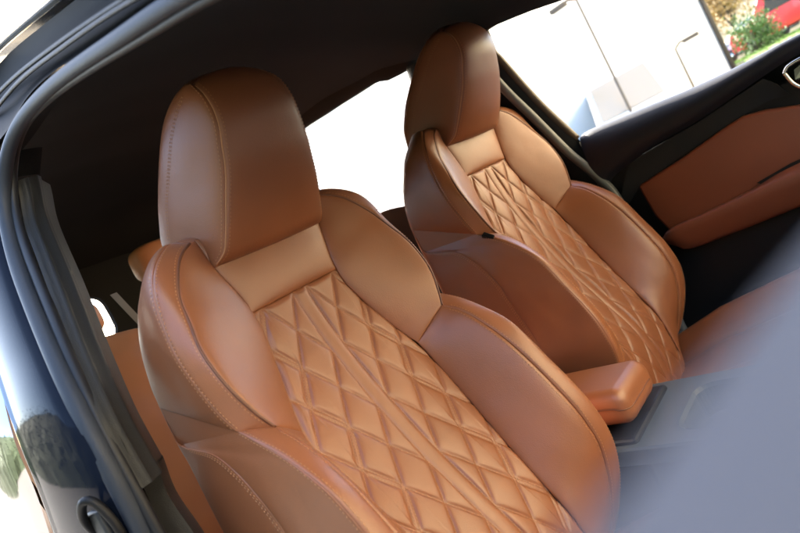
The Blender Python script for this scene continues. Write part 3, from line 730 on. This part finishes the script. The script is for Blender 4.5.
bk = b.build('seat_side_trim', M['console'], bevel=.005); tag(bk, 'small blue-grey trim piece beside the far seat base', 'trim')

# ------------------------------------------------------------------ outside, seen through the windows
def at(az, dist, z=-.25):
    return Vector((CAM.x+dist*math.cos(R(az)), CAM.y+dist*math.sin(R(az)), z))
white_wall = mat('white_render', (.80, .78, .74), .85, var=.05, vscale=.8, bump=.4, bscale=30)
beige_wall = mat('beige_render', (.55, .44, .30), .85, var=.25, vscale=.6)
dark_m = mat('dark_weathered', (.05, .04, .035), .7)
# white hall on the left
hall = thing('white_building', at(118, 23), 'large plain white hall with a dark downpipe filling most of the far window', 'building')
p0 = at(100.2, 22); p1 = at(150, 15); dv = (p1-p0).normalized(); pn = Vector((dv.y, -dv.x, 0))
if pn.dot(CAM-p0) < 0: pn = -pn
HO = hall.location.copy()
b = MB(); H = 8.0; q = [p0, p1, p1-pn*12, p0-pn*12]
b.add([p-HO for p in q]+[p+Vector((0,0,H))-HO for p in q], [(0,1,5,4),(1,2,6,5),(2,3,7,6),(3,0,4,7),(4,5,6,7)])
b.build('wall', white_wall, hall, smooth=False)
b = MB(); b.tube([p0+pn*.08+dv*.1+Vector((0,0,z))-HO for z in (0, 4, H)], .07, 10); b.build('downpipe', dark_m, hall)
b = MB(); q = [p0+pn*.4-dv*.3, p1+pn*.4, p1-pn*12.3, p0-pn*12.3-dv*.3]
b.add([p+Vector((0,0,H+.01))-HO for p in q]+[p+Vector((0,0,H+.3))-HO for p in q], [(3,2,1,0),(0,1,5,4),(1,2,6,5),(2,3,7,6),(3,0,4,7),(4,5,6,7)]); b.build('roof', dark_m, hall, smooth=False)
# unseen building front-left added to bounce light, hedge behind camera added to block it
sb = thing('bounce_building', at(35, 14), 'unseen sandstone-coloured building added front-left to bounce warm light into the car', 'building')
sb.rotation_euler = (0, 0, R(18))
b = MB(); b.box((0,-16,0), (10,15,14)); b.build('wall', mat('sandstone', (.86,.72,.45), .9, var=.15, vscale=.3), sb, smooth=False)
for j in range(3):
    for i in range(7):
        b = MB(); b.box((-.06,-11+3.4*i,2+4*j), (.05,-10+3.4*i,3.6+4*j)); b.build('window', M['gloss_black'], sb, smooth=False)
b = MB(); b.box((-.5,-13.5,14.01), (10.5,13.5,14.5)); b.build('roof', dark_m, sb, smooth=False)
hg = MB(); P = []
for i in range(90):
    x = -70+86*i/89; row = []
    for zz, yy in ((-.25,-5.0),(.8,-4.7),(1.3,-4.65),(2.2,-4.7),(2.9,-4.9),(3.2,-5.4),(2.9,-5.9),(1.5,-6.2),(-.25,-6.0)):
        row.append(Vector((x, yy+.25*noise.noise(Vector((x*1.3, zz*1.1, 0))), zz+.3*noise.noise(Vector((x*1.1, zz, 4))))))
    P.append(row)
hg.grid(P); rh = random.Random(11)
for i in range(14000):
    r_ = P[rh.randrange(90)]; p = r_[rh.randrange(1, 8)].lerp(r_[rh.randrange(1, 8)], rh.random()*.3)+Vector((rh.gauss(0,.1), rh.gauss(0,.12), rh.gauss(0,.3)))
    u_ = Vector((rh.gauss(0,1), rh.gauss(0,1), rh.gauss(0,1))).normalized()*.09; v_ = Vector((rh.gauss(0,1), rh.gauss(0,1), rh.gauss(0,1))).normalized()*.05
    hg.add([p-u_, p+v_, p+u_, p-v_], [(0,1,2,3)])
hgo = hg.build('shading_hedge', mat('hedge_leaf', (.022,.034,.014), .8, var=.5, vscale=2), smooth=False, fixn=False)
tag(hgo, 'unseen dark hedge added behind the camera to dim the near side', 'hedge')
# beige house further back on the right of the view
hb = at(96.5, 46); house = thing('beige_house', hb, 'pale golden house facade with windows behind the red van', 'building')
b = MB(); b.box((-9,0,0), (7,8,6)); b.build('wall', beige_wall, house, smooth=False)
for i in range(6):
    x = -7.6+i*2.5; 
    for z0, z1 in ((1.2, 2.8), (3.8, 5.1)):
        b = MB(); b.box((x,-.05,z0), (x+1.1,.1,z1)); b.build('window', dark_m, house, smooth=False)
b = MB(); b.add([(-9.5,-.5,6),(7.5,-.5,6),(7.5,8.5,6),(-9.5,8.5,6),(-9.5,4,8.4),(7.5,4,8.4)], [(0,1,5,4),(2,3,4,5),(0,4,3),(1,2,5)]); b.build('roof', mat('tiles', (.35,.16,.09), .8, var=.2, vscale=3), house, smooth=False)
gr = mat('grass_blades', (.10, .17, .035), .9, var=.4, vscale=2.0)
b = MB(); bank = lambda d: -.25+max(0, min(1, (d-18)/5))*.95
P = []
for k in range(8):
    d = 18+k*1.0; P.append([at(86+13.4*q/10, d, bank(d)+.01) for q in range(11)])
P.append([at(86+13.4*q/10, 60, bank(60)+.01) for q in range(11)])
b.grid(P)
rg = random.Random(3)
for i in range(5000):
    az = rg.uniform(92, 100); d = rg.uniform(18, 32); p = at(az, d, bank(d)); h_ = rg.uniform(.04, .12); a = rg.uniform(0, 6.28); u_ = Vector((math.cos(a), math.sin(a), 0))*.02
    b.add([p-u_, p+u_, p+Vector((rg.uniform(-.04,.04), rg.uniform(-.04,.04), h_))], [(0,1,2)])
tag(b.build('grass', gr, smooth=False, fixn=False), 'strip of green grass in front of the red van', 'grass', kind='stuff')
def vehicle(name, loc, rz, label, cat, col, L, W, Hh, hood, group=None):
    t = thing(name, loc, label, cat, group); t.rotation_euler = (0, 0, rz)
    pm = mat(name+'_paint', col, .3, coat=.5); gm = mat(name+'_window', (.36,.31,.25) if 'parked' in name else (.02,.02,.02), .15)  # pale glass on parked vehicles: bright sky reflection painted into the base colour
    # side profile, front at +x
    prof = [(L/2,.35),(L/2,.75*hood),(L/2-.12,hood),(L/2-1.0,hood+.08),(L/2-1.75,Hh-.04),(L/2-2.2,Hh),(-L/2+.5,Hh),(-L/2+.08,Hh-.25),(-L/2,hood),(-L/2,.35)]
    b = MB(); n = len(prof); rows = []
    for y, k in ((-W/2, 0), (-W/2+.06, .05), (W/2-.06, .05), (W/2, 0)):
        rows.append([Vector((x*(1-.0*k), y*(1-.16*max(0, z-hood)/max(.1, Hh-hood)), z+k*.3)) for x, z in prof])
    v = [p for r_ in rows for p in r_]
    f = [(i*n+j, i*n+(j+1) % n, (i+1)*n+(j+1) % n, (i+1)*n+j) for i in range(3) for j in range(n)]+[tuple(range(n)), tuple(3*n+j for j in range(n))]
    b.add(v, f); b.build('body', pm, t, bevel=.03)
    yy = W/2-.02
    b = MB(); b.add([(L/2-1.05,-yy*.82,hood+.14),(L/2-1.05,yy*.82,hood+.14),(L/2-1.72,yy*.74,Hh-.06),(L/2-1.72,-yy*.74,Hh-.06)], [(0,1,2,3)]); b.v = [p+Vector((.03,0,.03)) for p in b.v]; b.build('windscreen', gm, t, smooth=False)
    for s in (1, -1):
        b = MB(); b.add([(L/2-1.5,s*yy*1.01,hood+.1),(-L/2+.5,s*yy*1.01,hood+.1),(-L/2+.55,s*yy*.88,Hh-.12),(L/2-1.9,s*yy*.88,Hh-.12)], [(0,1,2,3)]); b.build('side_window', gm, t, smooth=False)
        for x in (L/2-.85, -L/2+.85):
            b = MB(); b.tube([(x, s*(W/2-.2), .33),(x, s*(W/2+.01), .33)], .33, 24); wh = b.build('wheel', dark_m, t)
            b = MB(); b.tube([(x, s*(W/2+.005), .33),(x, s*(W/2+.025), .33)], .19, 16); b.build('rim', M['satin'], wh)
        b = MB(); b.tube([(L/2-.06, s*W*.36, .66),(L/2+.012, s*W*.36, .66)], .10, 16); b.build('headlight', M['chrome'], t)
    return t
vehicle('parked_van', at(108.3, 17), R(-68), 'white van parked in front of the white hall, facing the car', 'van', (.72,.72,.72), 4.6, 1.85, 2.1, 1.05)
vehicle('red_van', at(95.3, 31, .70), R(178), 'red van with dark windows beyond the grass', 'van', (.45,.02,.03), 4.6, 1.9, 2.25, 1.1)
vehicle('parked_car', at(98.6, 34, .70), R(200), 'small pale blue car parked behind the green bush', 'car', (.35,.45,.60), 3.9, 1.7, 1.5, .85)
M['lamp'] = mat('weathered_pole', (.10,.080,.060), .7)
def lamp(az, d, h, label, arm):
    p = at(az, d); t = thing('lamp_post', p, label, 'lamp post', None)
    b = MB(); b.tube([(0,0,0),(0,0,.5),(0,0,h)], lambda k: .042-.015*k, 10); b.build('pole', M['lamp'], t)
    b = MB(); b.tube([(0,0,h),(arm*.4,0,h+.1),(arm,0,h+.08)], .03, 8); b.box((arm-.15,-.1,h+.02), (arm+.25,.1,h+.12)); b.build('lamp_head', M['lamp'], t, bevel=.01)
lamp(108.3, 15.6, 4.02, 'tall thin lamp post rising behind the white van', -.5)
lamp(103.3, 19, 2.1, 'short dark post with an arm between van and downpipe', .4)
def leafy(name, loc, label, cat, rad, hh, col, n, lsize, trunk=0):
    t = thing(name, loc, label, cat); rr = random.Random(hash(name) % 999+len(label))
    lm = mat(name+'_leaf', col, .7, var=.5, vscale=3.0); b = MB()
    cl = [Vector((rr.uniform(-1,1)*rad*.6, rr.uniform(-1,1)*rad*.6, trunk+hh*rr.uniform(.2,.8))) for _ in range(14)]
    for i in range(n):
        c_ = rr.choice(cl); p = c_+Vector((rr.gauss(0,1), rr.gauss(0,1), rr.gauss(0,1)))*rad*.28
        if p.z < .03: p.z = .03
        a = Vector((rr.gauss(0,1), rr.gauss(0,1), rr.gauss(0,1))).normalized()*lsize; c2 = Vector((rr.gauss(0,1), rr.gauss(0,1), rr.gauss(0,1))).normalized()*lsize*.5
        b.add([p-a, p+c2, p+a, p-c2], [(0,1,2,3)])
    b.build('crown' if trunk else 'foliage', lm, t, smooth=False, fixn=False)
    b = MB(); b.tube([(0,0,0),(.05,0,max(.3, trunk*.6)),(0,.05,trunk+hh*.5)], lambda k: (.16 if trunk else .05)*(1-.6*k), 8)
    for k in range(4):
        b.tube([(0,0,trunk*.8),(math.cos(k*1.6)*rad*.4, math.sin(k*1.6)*rad*.4, trunk+hh*.6)], lambda q: .06*(1-.7*q), 6)
    b.build('trunk' if trunk else 'stem', dark_m, t)
leafy('green_bush', at(98.2, 25, .70), 'round green bush on the grass beside the red van', 'bush', .75, 1.2, (.06,.13,.03), 2500, .06)
leafy('pale_tree', at(99.0, 40, .70), 'loose golden tree behind the bush and cars', 'tree', 2.2, 4.0, (.30,.20,.07), 3000, .14, 2.0)
pl = thing('planter', at(104.6, 19.5), 'long low wooden planter with dark plants at the window edge', 'planter'); pl.rotation_euler = (0,0,R(10))
b = MB(); b.box((-.9,-.25,0), (.9,.25,.5)); b.build('box', mat('planter_wood', (.30,.14,.05), .7, var=.3), pl, bevel=.02)
b = MB(); rp = random.Random(5)
for i in range(500):
    p = Vector((rp.uniform(-.85,.85), rp.uniform(-.2,.2), .5)); tpt = p+Vector((rp.gauss(0,.12), rp.gauss(0,.12), rp.uniform(.15,.55))); s_ = Vector((.02,0,0))
    b.add([p-s_, p+s_, tpt], [(0,1,2)])
b.build('plants', mat('plant_leaf', (.04,.06,.02), .8), pl, smooth=False, fixn=False)
